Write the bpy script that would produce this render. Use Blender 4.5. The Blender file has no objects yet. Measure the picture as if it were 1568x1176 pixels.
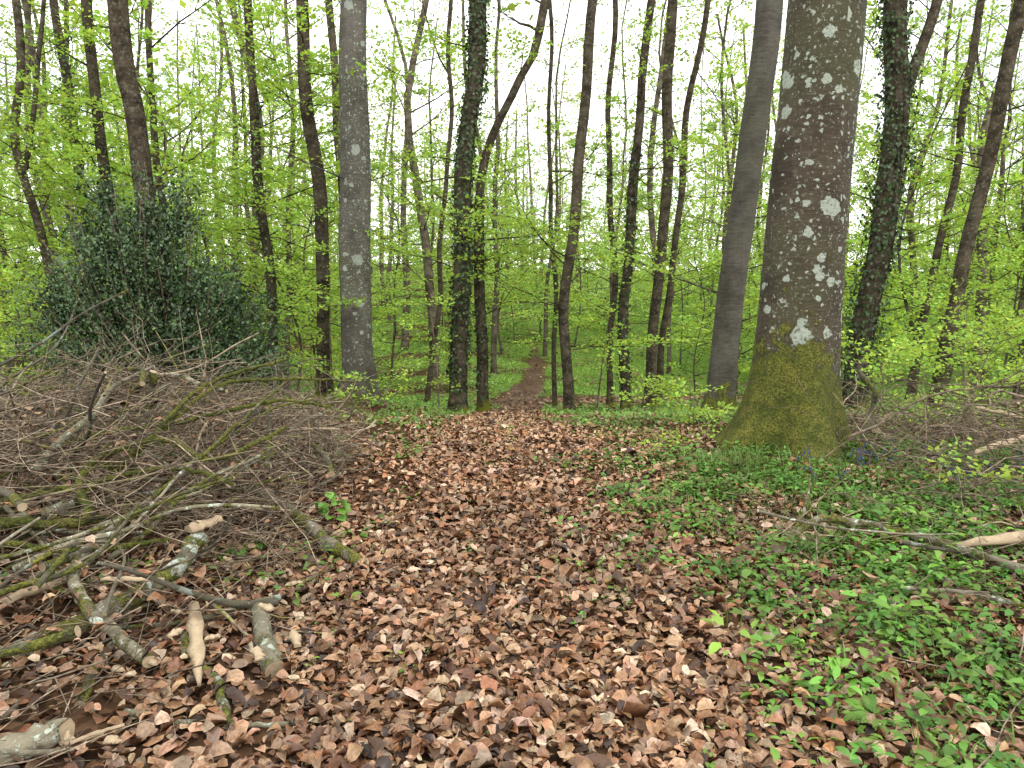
import bpy, math, numpy as np
R = np.random.default_rng(11)
sc = bpy.context.scene
TAU = 2*math.pi

# ------------------------------------------------------------------ helpers
def sstep(a, b, x):
    t = np.clip((np.asarray(x, float)-a)/(b-a), 0, 1)
    return t*t*(3-2*t)
def unit(v):
    v = np.asarray(v, float)
    return v/np.maximum(np.linalg.norm(v, axis=-1, keepdims=True), 1e-9)

PY = np.array([-40, 0, 7, 10.5, 13, 22, 28, 34, 45, 58, 75, 100, 140, 200, 300, 600.])
PZ = np.array([0, 0, 0, -.28, -.68, -1.85, -2.3, -2.2, -1.4, -.35, 1.0, 3.0, 5, 7, 8, 8.])
def ht(x, y):
    x = np.asarray(x, float); y = np.asarray(y, float)
    w = np.clip(y/12, 0.05, 2)
    z = sum(np.interp(y+o*w, PY, PZ) for o in (-1.5, -.75, 0, .75, 1.5))/5
    z = z - 0.032*np.clip(x, -30, 30)*sstep(20, 45, y)
    z = z + 0.22*sstep(-1.1, -3, x)*sstep(1, 3, y)*(1-sstep(13, 22, y))
    z = z + 0.08*sstep(1.5, 3, x)*(1-sstep(9, 14, y))
    z = z + 0.02*np.sin(x*2.1+1)*np.sin(y*1.7) + 0.012*np.sin(x*5.3+y*3.1) + 0.010*np.sin(y*6.1-x*2.7)
    z = z + 0.18*np.sin(x*.31+2)*np.sin(y*.23+.6)*sstep(12, 24, y)
    return z
def nz(x, y, s=1.0, ph=0.0):
    x = np.asarray(x)*s; y = np.asarray(y)*s
    return (np.sin(x*1.3+ph+1.7*np.sin(y*.9+ph))+np.sin(y*1.7-ph+1.3*np.sin(x*1.1))+np.sin((x+y)*2.3+2*ph)*.6+np.sin((x-y)*3.1+ph)*.4)/3
def pathx(y):
    return np.interp(y, [0, 6, 10, 13, 17, 24, 30, 36, 45, 60], [-.08, .03, -.10, -.02, .25, .25, .9, 1.2, 1.3, 2.2])
def path_mask(x, y):
    hw = np.interp(y, [0, 5, 8, 10, 14, 20, 26, 32, 45, 60], [.85, .85, .74, .58, .50, .65, .6, .3, .2, .2])
    e = .18*nz(x, y, 2.2)
    m = 1-sstep(hw-.12, hw+.22, np.abs(x-pathx(y))+e)
    m = m*(1-.45*sstep(25, 32, y))*(1-sstep(36, 46, y))
    c = 22.3+.06*x+.4*np.sin(x*.5)
    t = (1-sstep(.9, 1.9, np.abs(y-c)+e*2))*sstep(-2.0, -.4, x)*(1-sstep(8, 11, x))
    return np.maximum(m, t)

class Acc:
    def __init__(s):
        s.v=[]; s.l=[]; s.t=[]; s.m=[]; s.c=[]; s.n=0
    def add(s, V, F, mat, C):
        V = np.asarray(V, np.float32); F = np.asarray(F, np.int32)
        s.v.append(V); s.l.append((F+s.n).ravel()); s.t.append(np.full(len(F), F.shape[1], np.int32))
        s.m.append(np.full(len(F), mat, np.int32))
        C = np.asarray(C, np.float32)
        if C.ndim == 1: C = np.tile(C, (len(V), 1))
        s.c.append(C); s.n += len(V)
    def faces(s, F, base, mat):
        F = np.asarray(F)+base
        s.l.append(F.ravel().astype(np.int32)); s.t.append(np.full(len(F), F.shape[1], np.int32)); s.m.append(np.full(len(F), mat, np.int32))
    def obj(s, name, mats, smooth=True, link=True, parent=None):
        V = np.concatenate(s.v); L = np.concatenate(s.l); T = np.concatenate(s.t); M = np.concatenate(s.m); C = np.concatenate(s.c)
        me = bpy.data.meshes.new(name)
        me.vertices.add(len(V)); me.vertices.foreach_set('co', V.ravel())
        me.loops.add(len(L)); me.loops.foreach_set('vertex_index', L)
        me.polygons.add(len(T))
        me.polygons.foreach_set('loop_start', np.concatenate([[0], np.cumsum(T)[:-1]]).astype(np.int32))
        me.polygons.foreach_set('loop_total', T)
        me.polygons.foreach_set('material_index', M)
        me.polygons.foreach_set('use_smooth', np.full(len(T), smooth))
        a = me.color_attributes.new('Col', 'FLOAT_COLOR', 'POINT')
        a.data.foreach_set('color', np.concatenate([C, np.ones((len(C), 1), np.float32)], 1).ravel())
        for m in mats: me.materials.append(m)
        me.update(calc_edges=True)
        if not link: return me
        o = bpy.data.objects.new(name, me); sc.collection.objects.link(o)
        if parent: o.parent = parent
        return o

def tube(acc, pts, rad, k=4, mat=0, col=(0, 0, .5), cap0=None, cap1=None, rough=0.0):
    pts = np.asarray(pts, float); rad = np.broadcast_to(np.asarray(rad, float), (len(pts),))
    t = unit(np.gradient(pts, axis=0))
    ref = np.array([0, 0, 1.]) if abs(t[:, 2].mean()) < .75 else np.array([1., 0.1, 0])
    a = unit(np.cross(t, ref)); b = np.cross(t, a)
    th = np.arange(k)*TAU/k
    n = len(pts)
    rr = rad[:, None]*np.ones((1, k))
    if rough: rr = rr*(1+rough*R.normal(size=(n, k)))
    V = pts[:, None]+rr[..., None]*(np.cos(th)[None, :, None]*a[:, None]+np.sin(th)[None, :, None]*b[:, None])
    i = np.arange(n-1)[:, None]*k; j = np.arange(k)[None]; j2 = (j+1) % k
    F = np.stack([i+j, i+j2, i+k+j2, i+k+j], -1).reshape(-1, 4)
    acc.add(V.reshape(-1, 3), F, mat, col)
    for cap, r0, idx in ((cap0, V[0], 0), (cap1, V[-1], 1)):
        if cap is not None:
            dd = t[0]*-.002 if idx == 0 else t[-1]*.002
            acc.add(r0+dd, [np.arange(k) if idx else np.arange(k)[::-1]], cap, (.5, .5, .5))

def spline(P, n):
    P = np.asarray(P, float); m = len(P)
    Q = np.vstack([2*P[0]-P[1], P, 2*P[-1]-P[-2]])
    u = np.linspace(0, m-1-1e-6, n); i = u.astype(int); f = (u-i)[:, None]
    p0, p1, p2, p3 = Q[i], Q[i+1], Q[i+2], Q[i+3]
    return .5*(2*p1+(p2-p0)*f+(2*p0-5*p1+4*p2-p3)*f*f+(3*p1-p0-3*p2+p3)*f**3)

def leaves(acc, P, D, N, L, W, C, mat, kind='rh', curl=0., fold=0.):
    P = np.asarray(P, float); n = len(P)
    if n == 0: return
    D = unit(D); S = unit(np.cross(N, D)); N = np.cross(D, S)
    L = np.broadcast_to(L, (n,))[:, None]; W = np.broadcast_to(W, (n,))[:, None]
    curl = np.broadcast_to(curl, (n,))[:, None]; fold = np.broadcast_to(fold, (n,))[:, None]
    C = np.asarray(C, float)
    if C.ndim == 1: C = np.tile(C, (n, 1))
    def pt(u, s, j=1., q=0.):
        return P+D*L*u+S*W*s*j+N*(curl*L*((u-.5)**2*2-.5)+fold*W*abs(s)*2*j+q*L)
    if kind == 'rh':
        V = np.stack([pt(0, 0), pt(.45, .5), pt(1, 0), pt(.45, -.5)], 1)
        acc.add(V.reshape(-1, 3), np.arange(n*4).reshape(n, 4), mat, np.repeat(C, 4, 0))
    elif kind == 'bee':   # crumpled beech leaf, 11 points
        r = lambda: R.normal(0, .05, (n, 1)); j = lambda: R.uniform(.8, 1.15, (n, 1))
        V = np.stack([pt(0, 0), pt(.2, 0), pt(.5, 0), pt(.78, 0), pt(1, 0),
                      pt(.14, .36, j(), r()), pt(.46, .52, j(), r()), pt(.80, .36, j(), r()),
                      pt(.14, -.36, j(), r()), pt(.46, -.52, j(), r()), pt(.80, -.36, j(), r())], 1)
        k = 11; o = (np.arange(n)*k)[:, None, None]; base = acc.n
        tri = np.array([[0, 1, 5], [3, 4, 7], [0, 8, 1], [3, 10, 4]]); qd = np.array([[1, 2, 6, 5], [2, 3, 7, 6], [8, 9, 2, 1], [9, 10, 3, 2]])
        vc = np.repeat(C, k, 0).reshape(n, k, 3)*R.uniform(.78, 1.14, (n, k, 1)); vc[:, 1:4] *= .78
        acc.add(V.reshape(-1, 3), (o+tri[None]).reshape(-1, 3), mat, vc.reshape(-1, 3))
        acc.faces((o+qd[None]).reshape(-1, 4), base, mat)
    else:
        j = R.uniform(.7, 1.25, (4, n, 1)) if kind == 'rag' else np.ones((4, n, 1))
        V = np.stack([pt(0, 0), pt(.3, 0), pt(.68, 0), pt(1, 0), pt(.25, .46, j[0]), pt(.68, .42, j[1]), pt(.3, -.46, j[2]), pt(.64, -.42, j[3])], 1)
        k = 8; o = (np.arange(n)*k)[:, None, None]; base = acc.n
        tri = np.array([[0, 1, 4], [2, 3, 5], [0, 6, 1], [2, 7, 3]]); qd = np.array([[1, 2, 5, 4], [6, 7, 2, 1]])
        acc.add(V.reshape(-1, 3), (o+tri[None]).reshape(-1, 3), mat, np.repeat(C, k, 0))
        acc.faces((o+qd[None]).reshape(-1, 4), base, mat)

# ------------------------------------------------------------------ materials
def newmat(name):
    m = bpy.data.materials.new(name); m.use_nodes = True
    nt = m.node_tree; nt.nodes.clear()
    return m, nt
class NB:
    def __init__(s, nt): s.nt = nt
    def n(s, t, **kw):
        nd = s.nt.nodes.new(t)
        for k, v in kw.items(): setattr(nd, k, v)
        return nd
    def set(s, sock, v):
        if isinstance(v, bpy.types.NodeSocket): s.nt.links.new(v, sock)
        else: sock.default_value = v
    def math(s, op, a, b=0.0, c=None, clamp=False):
        nd = s.n('ShaderNodeMath', operation=op, use_clamp=clamp)
        s.set(nd.inputs[0], a); s.set(nd.inputs[1], b)
        if c is not None: s.set(nd.inputs[2], c)
        return nd.outputs[0]
    def mix(s, f, a, b, mode='MIX'):
        nd = s.n('ShaderNodeMix', data_type='RGBA', blend_type=mode)
        s.set(nd.inputs[0], f)
        for sock, v in ((nd.inputs[6], a), (nd.inputs[7], b)):
            if isinstance(v, tuple): v = (*v, 1) if len(v) == 3 else v
            s.set(sock, v)
        return nd.outputs[2]
    def noise(s, vec, scale, detail=4, rough=.55, dist=0.0):
        nd = s.n('ShaderNodeTexNoise'); s.set(nd.inputs['Vector'], vec)
        nd.inputs['Scale'].default_value = scale; nd.inputs['Detail'].default_value = detail
        nd.inputs['Roughness'].default_value = rough; nd.inputs['Distortion'].default_value = dist
        return nd.outputs['Fac'], nd.outputs['Color']
    def voro(s, vec, scale, feature='F1'):
        nd = s.n('ShaderNodeTexVoronoi', feature=feature); s.set(nd.inputs['Vector'], vec)
        nd.inputs['Scale'].default_value = scale
        return nd
    def ramp(s, f, a, b, t0=0., t1=1.):
        nd = s.n('ShaderNodeMapRange', interpolation_type='SMOOTHSTEP')
        s.set(nd.inputs[0], f); nd.inputs[1].default_value = a; nd.inputs[2].default_value = b
        nd.inputs[3].default_value = t0; nd.inputs[4].default_value = t1
        return nd.outputs[0]
    def mapping(s, vec, sc_):
        nd = s.n('ShaderNodeMapping'); s.set(nd.inputs[0], vec); nd.inputs['Scale'].default_value = sc_
        return nd.outputs[0]
    def bump(s, h, strength, dist):
        nd = s.n('ShaderNodeBump'); s.set(nd.inputs['Height'], h)
        nd.inputs['Strength'].default_value = strength; nd.inputs['Distance'].default_value = dist
        return nd.outputs[0]

def mat_bark(name, dark, light, finelich=1.0, den=1.14):
    m, nt = newmat(name); b = NB(nt)
    tc = b.n('ShaderNodeTexCoord').outputs['Object']
    at = b.n('ShaderNodeAttribute', attribute_name='Col')
    sep = b.n('ShaderNodeSeparateColor'); nt.links.new(at.outputs['Color'], sep.inputs[0])
    moss, lich, br = sep.outputs
    n1, _ = b.noise(tc, 2.2, 5, .6)
    n2, _ = b.noise(b.mapping(tc, (5, 5, 22)), 1.6, 4, .65, .4)
    n3, _ = b.noise(b.mapping(tc, (30, 30, 5)), 1.0, 3, .6)
    f = b.math('ADD', b.math('MULTIPLY', n1, .6), b.math('MULTIPLY', n2, .4))
    f = b.ramp(f, .33, .67)
    col = b.mix(f, dark, light)
    col = b.mix(b.ramp(n3, .45, .8, 0, .35), col, tuple(x*.45 for x in dark))
    n4, _ = b.noise(tc, 1.1, 3, .5)
    col = b.mix(b.ramp(n4, .42, .7, 0, .5), col, (.060, .066, .024))
    _, nc = b.noise(tc, 14, 3, .6)
    wv = b.n('ShaderNodeVectorMath', operation='MULTIPLY_ADD')
    nt.links.new(nc, wv.inputs[0]); wv.inputs[1].default_value = (.09, .09, .09); nt.links.new(tc, wv.inputs[2])
    wv = wv.outputs[0]
    masks = []
    for scl, th, dn_ in ((4.0, .46, .56), (8.5, .44, .56), (21., .44, .50)):
        v = b.voro(wv, scl)
        sp = b.n('ShaderNodeSeparateColor'); nt.links.new(v.outputs['Color'], sp.inputs[0])
        keep = b.math('GREATER_THAN', b.math('MULTIPLY', sp.outputs[0], b.math('ADD', lich, .35)), dn_*den)
        rad = b.math('MULTIPLY', sp.outputs[1], th)
        masks.append(b.math('MULTIPLY', b.math('LESS_THAN', v.outputs['Distance'], rad), keep))
    mk = b.math('MAXIMUM', b.math('MAXIMUM', masks[0], masks[1]), masks[2])
    nl, _ = b.noise(tc, 34, 4, .7)
    fine = b.math('MULTIPLY', b.ramp(nl, .56, .66), b.ramp(b.math('ADD', n4, b.math('MULTIPLY', lich, .35)), .5, .8, 0, finelich))
    mk = b.math('MULTIPLY', b.math('MAXIMUM', mk, fine), b.ramp(nl, .32, .48, .35, 1))
    mk = b.math('MULTIPLY', mk, b.ramp(lich, .02, .2))
    col = b.mix(b.math('MULTIPLY', mk, .9), col, b.mix(nl, (.22, .25, .19), (.44, .48, .41)))
    br2 = b.math('MULTIPLY', br, 2.0)
    cb = b.n('ShaderNodeCombineColor')
    for i in range(3): nt.links.new(br2, cb.inputs[i])
    col = b.mix(1.0, col, cb.outputs[0], 'MULTIPLY')
    nm, _ = b.noise(tc, 5.5, 6, .72)
    nm2, _ = b.noise(tc, 60, 3, .7)
    mm = b.ramp(b.math('ADD', moss, b.math('MULTIPLY', b.math('SUBTRACT', nm, .5), 2.6)), .38, .60)
    mc = b.mix(b.ramp(nm2, .3, .7), (.030, .038, .007), b.mix(b.ramp(nm, .35, .65), (.085, .105, .015), (.23, .22, .04)))
    mc = b.mix(b.ramp(n3, .5, .7, 0, .4), mc, (.04, .03, .018))
    col = b.mix(mm, col, mc)
    h = b.math('ADD', b.math('MULTIPLY', n2, .6), b.math('MULTIPLY', nl, .25))
    h = b.math('ADD', h, b.math('MULTIPLY', mk, .15))
    h = b.math('ADD', h, b.math('MULTIPLY', b.math('MULTIPLY', nm2, mm), 1.6))
    p = b.n('ShaderNodeBsdfPrincipled')
    nt.links.new(col, p.inputs['Base Color']); p.inputs['Roughness'].default_value = .85
    p.inputs['Specular IOR Level'].default_value = .2
    nt.links.new(b.bump(h, .8, .02), p.inputs['Normal'])
    o = b.n('ShaderNodeOutputMaterial'); nt.links.new(p.outputs[0], o.inputs[0])
    return m
def mat_simplebark(name, dark, light, mossc=(.16, .17, .025), scale=3., lich=0., mossy=1.6):
    m, nt = newmat(name); b = NB(nt)
    tc = b.n('ShaderNodeTexCoord').outputs['Object']
    at = b.n('ShaderNodeAttribute', attribute_name='Col')
    sep = b.n('ShaderNodeSeparateColor'); nt.links.new(at.outputs['Color'], sep.inputs[0])
    n1, _ = b.noise(b.mapping(tc, (1, 1, 1.5)), scale, 4, .65)
    col = b.mix(b.ramp(n1, .32, .68), dark, light)
    if lich:
        n2, _ = b.noise(tc, 22, 3, .7)
        col = b.mix(b.ramp(n2, .54, .64, 0, lich), col, (.24, .25, .20))
    br2 = b.math('MULTIPLY', sep.outputs[2], 2.0); cb = b.n('ShaderNodeCombineColor')
    for i in range(3): nt.links.new(br2, cb.inputs[i])
    col = b.mix(1.0, col, cb.outputs[0], 'MULTIPLY')
    mm = b.ramp(b.math('ADD', sep.outputs[0], b.math('MULTIPLY', b.math('SUBTRACT', n1, .5), mossy)), .4, .75)
    col = b.mix(mm, col, b.mix(n1, tuple(c*.5 for c in mossc), mossc))
    d = b.n('ShaderNodeBsdfDiffuse'); nt.links.new(col, d.inputs[0])
    o = b.n('ShaderNodeOutputMaterial'); nt.links.new(d.outputs[0], o.inputs[0])
    return m

def mat_leaf(name, trans=.45, gloss=.06, rough=.45):
    m, nt = newmat(name); b = NB(nt)
    at = b.n('ShaderNodeAttribute', attribute_name='Col').outputs['Color']
    d = b.n('ShaderNodeBsdfDiffuse'); nt.links.new(at, d.inputs[0])
    last = d.outputs[0]
    if trans > 0:
        t = b.n('ShaderNodeBsdfTranslucent')
        nt.links.new(b.mix(1.0, at, (1.15, 1.1, .7, 1), 'MULTIPLY'), t.inputs[0])
        mx = b.n('ShaderNodeMixShader'); mx.inputs[0].default_value = trans
        nt.links.new(last, mx.inputs[1]); nt.links.new(t.outputs[0], mx.inputs[2]); last = mx.outputs[0]
    if gloss > 0:
        g = b.n('ShaderNodeBsdfGlossy'); g.inputs['Roughness'].default_value = rough; g.inputs[0].default_value = (.8, .85, .8, 1)
        mx = b.n('ShaderNodeMixShader'); mx.inputs[0].default_value = gloss
        nt.links.new(last, mx.inputs[1]); nt.links.new(g.outputs[0], mx.inputs[2]); last = mx.outputs[0]
    o = b.n('ShaderNodeOutputMaterial'); nt.links.new(last, o.inputs[0])
    return m

def mat_litter():
    m, nt = newmat('dead_leaf'); b = NB(nt)
    tc = b.n('ShaderNodeTexCoord').outputs['Object']
    at = b.n('ShaderNodeAttribute', attribute_name='Col').outputs['Color']
    n, _ = b.noise(tc, 80, 2, .65)
    col = b.mix(b.ramp(n, .35, .72, 0, .7), at, b.mix(1., at, (.42, .36, .30, 1), 'MULTIPLY'))
    d = b.n('ShaderNodeBsdfDiffuse'); nt.links.new(col, d.inputs[0])
    g = b.n('ShaderNodeBsdfGlossy'); g.inputs['Roughness'].default_value = .45
    mx = b.n('ShaderNodeMixShader'); mx.inputs[0].default_value = .045
    nt.links.new(d.outputs[0], mx.inputs[1]); nt.links.new(g.outputs[0], mx.inputs[2])
    o = b.n('ShaderNodeOutputMaterial'); nt.links.new(mx.outputs[0], o.inputs[0])
    return m

def mat_ground():
    m, nt = newmat('forest_floor'); b = NB(nt)
    tc = b.n('ShaderNodeTexCoord').outputs['Object']
    at = b.n('ShaderNodeAttribute', attribute_name='Col')
    sep = b.n('ShaderNodeSeparateColor'); nt.links.new(at.outputs['Color'], sep.inputs[0])
    green, pathd, _ = sep.outputs
    _, nc = b.noise(tc, 6, 2, .6)
    wv = b.n('ShaderNodeVectorMath', operation='MULTIPLY_ADD')
    nt.links.new(nc, wv.inputs[0]); wv.inputs[1].default_value = (.12, .12, .12); nt.links.new(tc, wv.inputs[2])
    v = b.voro(wv.outputs[0], 24)
    sp = b.n('ShaderNodeSeparateColor'); nt.links.new(v.outputs['Color'], sp.inputs[0])
    col = b.mix(sp.outputs[0], (.022, .013, .008), (.15, .085, .048))
    n1, _ = b.noise(tc, 1.3, 3, .6)
    col = b.mix(b.ramp(n1, .4, .7, 0, .6), col, (.026, .017, .011))
    soil = b.mix(sp.outputs[1], (.045, .030, .020), (.12, .080, .055))
    soil = b.mix(b.ramp(n1, .4, .65), soil, (.14, .10, .07))
    col = b.mix(pathd, col, soil)
    n2, _ = b.noise(tc, 2.5, 4, .7)
    n3, _ = b.noise(tc, 30, 2, .7)
    gc = b.mix(n3, (.05, .080, .016), (.18, .29, .055))
    gf = b.ramp(b.math('ADD', green, b.math('MULTIPLY', b.math('SUBTRACT', n2, .5), 1.5)), .4, .7)
    col = b.mix(gf, col, gc)
    p = b.n('ShaderNodeBsdfDiffuse'); nt.links.new(col, p.inputs[0])
    o = b.n('ShaderNodeOutputMaterial'); nt.links.new(p.outputs[0], o.inputs[0])
    return m

def mat_wood():
    m, nt = newmat('cut_wood'); b = NB(nt)
    tc = b.n('ShaderNodeTexCoord').outputs['Object']
    n, _ = b.noise(b.mapping(tc, (60, 20, 60)), 1.0, 5, .7)
    n2, _ = b.noise(tc, 9, 4, .6)
    col = b.mix(n, (.26, .18, .10), (.55, .43, .28))
    col = b.mix(b.ramp(n2, .45, .72, 0, .7), col, (.15, .10, .06))
    p = b.n('ShaderNodeBsdfPrincipled'); nt.links.new(col, p.inputs['Base Color']); p.inputs['Roughness'].default_value = .75
    nt.links.new(b.bump(n, .6, .006), p.inputs['Normal'])
    o = b.n('ShaderNodeOutputMaterial'); nt.links.new(p.outputs[0], o.inputs[0])
    return m

BARKB = mat_bark('big_beech_bark', (.034, .026, .017), (.088, .069, .046), .55, 1.08)
BARKG = mat_bark('grey_beech_bark', (.062, .055, .042), (.17, .155, .125), 1.3)
BARK = mat_simplebark('beech_bark', (.036, .028, .019), (.115, .092, .062), lich=.45, scale=4.)
FARBARK = mat_simplebark('woodland_bark', (.050, .040, .028), (.16, .135, .10))
TWIG = mat_simplebark('twig_bark', (.065, .047, .034), (.29, .23, .165), (.20, .215, .05), 14.)
LOGB = mat_bark('log_bark', (.07, .058, .040), (.24, .21, .15))
LEAF = mat_leaf('beech_leaf', .42, 0)
HERB = mat_leaf('herb_leaf', .25, .04)
DARKLEAF = mat_leaf('evergreen_leaf', 0, .05, .5)
LITTER = mat_litter(); GROUND = mat_ground(); WOOD = mat_wood()
PETAL = mat_leaf('bluebell_petal', .3, 0)

# ------------------------------------------------------------------ terrain
nx, ny = 260, 420
u = np.linspace(-1, 1, nx); xs = 260*np.sinh(6*u)/math.sinh(6)
v = np.linspace(0, 1, ny); ys = -12+470*(np.exp(4*v)-1)/(math.exp(4)-1)
X, Y = np.meshgrid(xs, ys)
Z = ht(X, Y)
pm = path_mask(X, Y)
green = np.clip(.3+.40*nz(X, Y, .6, 2)+.34*sstep(12, 26, Y)+.25*sstep(1, 3, X)-.3*(1-sstep(10, 16, Y))*sstep(-1, -3, X), 0, 1)
green = green*(1-pm)
green = green*(1-.75*sstep(0, 1, (1-np.abs(X)/1.4))*(1-sstep(8, 10, Y)))
green[Y < 9.5] *= .35
pathd = pm*sstep(9, 13, Y)
C = np.stack([green, pathd, np.zeros_like(green)], -1).reshape(-1, 3)
idx = np.arange(nx*ny).reshape(ny, nx)
F = np.stack([idx[:-1, :-1], idx[:-1, 1:], idx[1:, 1:], idx[1:, :-1]], -1)
pf = (pm[:-1, :-1]+pm[1:, 1:])/2 > .5
V = np.stack([X, Y, Z], -1).reshape(-1, 3)
for nm, sel in (('ground', ~pf), ('forest_path', pf)):
    a = Acc(); FF = F[sel].reshape(-1, 4)
    uq, inv = np.unique(FF, return_inverse=True)
    a.add(V[uq], inv.reshape(-1, 4), 0, C[uq]); a.obj(nm, [GROUND])

# ------------------------------------------------------------------ leaf litter
def litter_cols(n):
    pal = np.array([[.48, .30, .18], [.37, .205, .11], [.24, .115, .055], [.12, .058, .028], [.62, .46, .32], [.055, .030, .018], [.31, .21, .13], [.37, .17, .075]])
    pr = np.array([.22, .22, .19, .12, .09, .08, .08, .07])
    c = pal[R.choice(len(pal), n, p=pr/pr.sum())]
    return c*R.uniform(.7, 1.2, (n, 1))*R.normal(1, .04, (n, 3))
def scatter_litter(acc, n, x0, x1, y0, y1, dens, size=1.0, kind='bee', dark=1., hf=None):
    x = R.uniform(x0, x1, n); y = R.uniform(y0, y1, n)
    k = R.random(n) < dens(x, y); x, y = x[k], y[k]; n = len(x)
    up = R.random(n)**1.5*.045 if hf is None else R.random(n)*hf(x, y)
    P = np.stack([x, y, ht(x, y)+.004+up], 1)
    az = R.random(n)*TAU
    D = np.stack([np.cos(az), np.sin(az), R.normal(0, .26, n)], 1)
    N = np.stack([R.normal(0, .36, n), R.normal(0, .36, n), np.ones(n)], 1)
    L = np.clip(R.gamma(9, .0058, n), .022, .095)*size
    tone = 1+.22*nz(x, y, 1.3, 5)
    leaves(acc, P, D, N, L, L*R.uniform(.45, .75, n), litter_cols(n)*dark*tone[:, None], 0, kind, R.normal(0, .42, n), R.normal(.12, .27, n))
acc = Acc()
patchy = lambda x, y: np.clip(.8+.6*nz(x, y, 2.6, 4), .4, 1)
dn = lambda x, y: np.clip(path_mask(x, y)*.9+.42+.25*nz(x, y, 1.7, 1), .2, 1)*patchy(x, y)
scatter_litter(acc, 47000, -1.4, 1.6, 1.0, 5.5, dn)
scatter_litter(acc, 24000, 1.4, 5, 1.2, 6, lambda x, y: np.clip(.65+.4*nz(x, y, 1.4, 3), .4, 1))
scatter_litter(acc, 20000, -5, -1.3, 1.2, 6, lambda x, y: np.clip(.65+.4*nz(x, y, 1.4, 3), .4, 1))
scatter_litter(acc, 30000, -1.5, 2.2, 5.5, 12, dn, 1.05, 'rag', 1.08)
scatter_litter(acc, 14000, -9, 8, 5.5, 10, lambda x, y: np.clip(.45+.5*nz(x, y, 1.4, 3), .15, 1), 1.2, 'rag')
scatter_litter(acc, 7000, -9, 9, 9, 16, lambda x, y: np.clip(.2+.5*nz(x, y, .9, 3), .03, 1), 1.3, 'rag')
scatter_litter(acc, 15000, -1.5, 6, 11.5, 26, lambda x, y: path_mask(x, y)*(.9-.5*sstep(13, 18, y)), 1.1, 'rag', .75)
acc.obj('leaf_litter', [LITTER], smooth=True)

# ------------------------------------------------------------------ trees
LC = (.345, .51, .095)
def leafcol(n, base=LC, var=.28):
    base = np.asarray(base)
    k = R.uniform(1-var, 1+var, (n, 1))
    c = base*k; w = R.uniform(-.2, .2, (n, 1))
    c = c*np.concatenate([1+w, np.ones_like(w), 1-w], 1)
    return np.clip(c, .005, .85)

def grow(acc, o, d, L, r, nsub, lden, lsize, lc, bc, lmat=1, up=.25, k=4, flat=.10, kind='rh', lod=False):
    """leafy bough: curved limb, alternate side shoots, flat layered leaf sprays"""
    o = np.asarray(o, float); d = unit(d)
    pts = [o]; dd = d.copy(); n = 3 if lod else 6
    for i in range(n):
        dd = unit(dd+R.normal(0, .13, 3)+np.array([0, 0, up*.22]))
        pts.append(pts[-1]+dd*L/n)
    pts = np.array(pts)
    tube(acc, pts, r*np.linspace(1, .2, n+1), k, 0, bc)
    LP = []; LD = []
    az0 = math.atan2(d[1], d[0])
    for s in range(nsub):
        t = R.uniform(.22, 1.0); i = min(int(t*n), n-1); p = pts[i]+(pts[i+1]-pts[i])*(t*n-i)
        side = 1 if s % 2 else -1
        a = az0+side*R.uniform(.4, 1.2)
        sd = unit(np.array([math.cos(a), math.sin(a), R.normal(.18, .2)+d[2]*.45]))
        sl = L*R.uniform(.22, .5)*(1.15-.6*t)
        q = np.array([p, p+sd*sl*.5+R.normal(0, .03*sl, 3), p+sd*sl+np.array([0, 0, R.normal(0, .06)*sl])])
        if not lod: tube(acc, q, [r*.35, r*.22, r*.08], 3, 0, bc)
        m = max(1, int(lden*sl*R.uniform(.6, 1.4)))
        tt = R.uniform(.1, 1.08, m)[:, None]
        c = p+(q[2]-p)*tt
        off = R.normal(0, 1, (m, 3))*np.array([1, 1, flat/.2*.45])*(.16*sl+.04)
        LP.append(c+off)
        LD.append(sd+R.normal(0, .7, (m, 3))*np.array([1, 1, .5]))
    if LP:
        LP = np.concatenate(LP); LD = np.concatenate(LD); m = len(LP)
        N = R.normal(0, .5, (m, 3))+np.array([0, -.15, 1.])
        ls = lsize*R.uniform(.7, 1.3, m)
        clump = R.uniform(.78, 1.18)
        leaves(acc, LP, LD, N, ls, ls*.68, leafcol(m, lc)*clump, lmat, kind, .1, .08)

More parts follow.
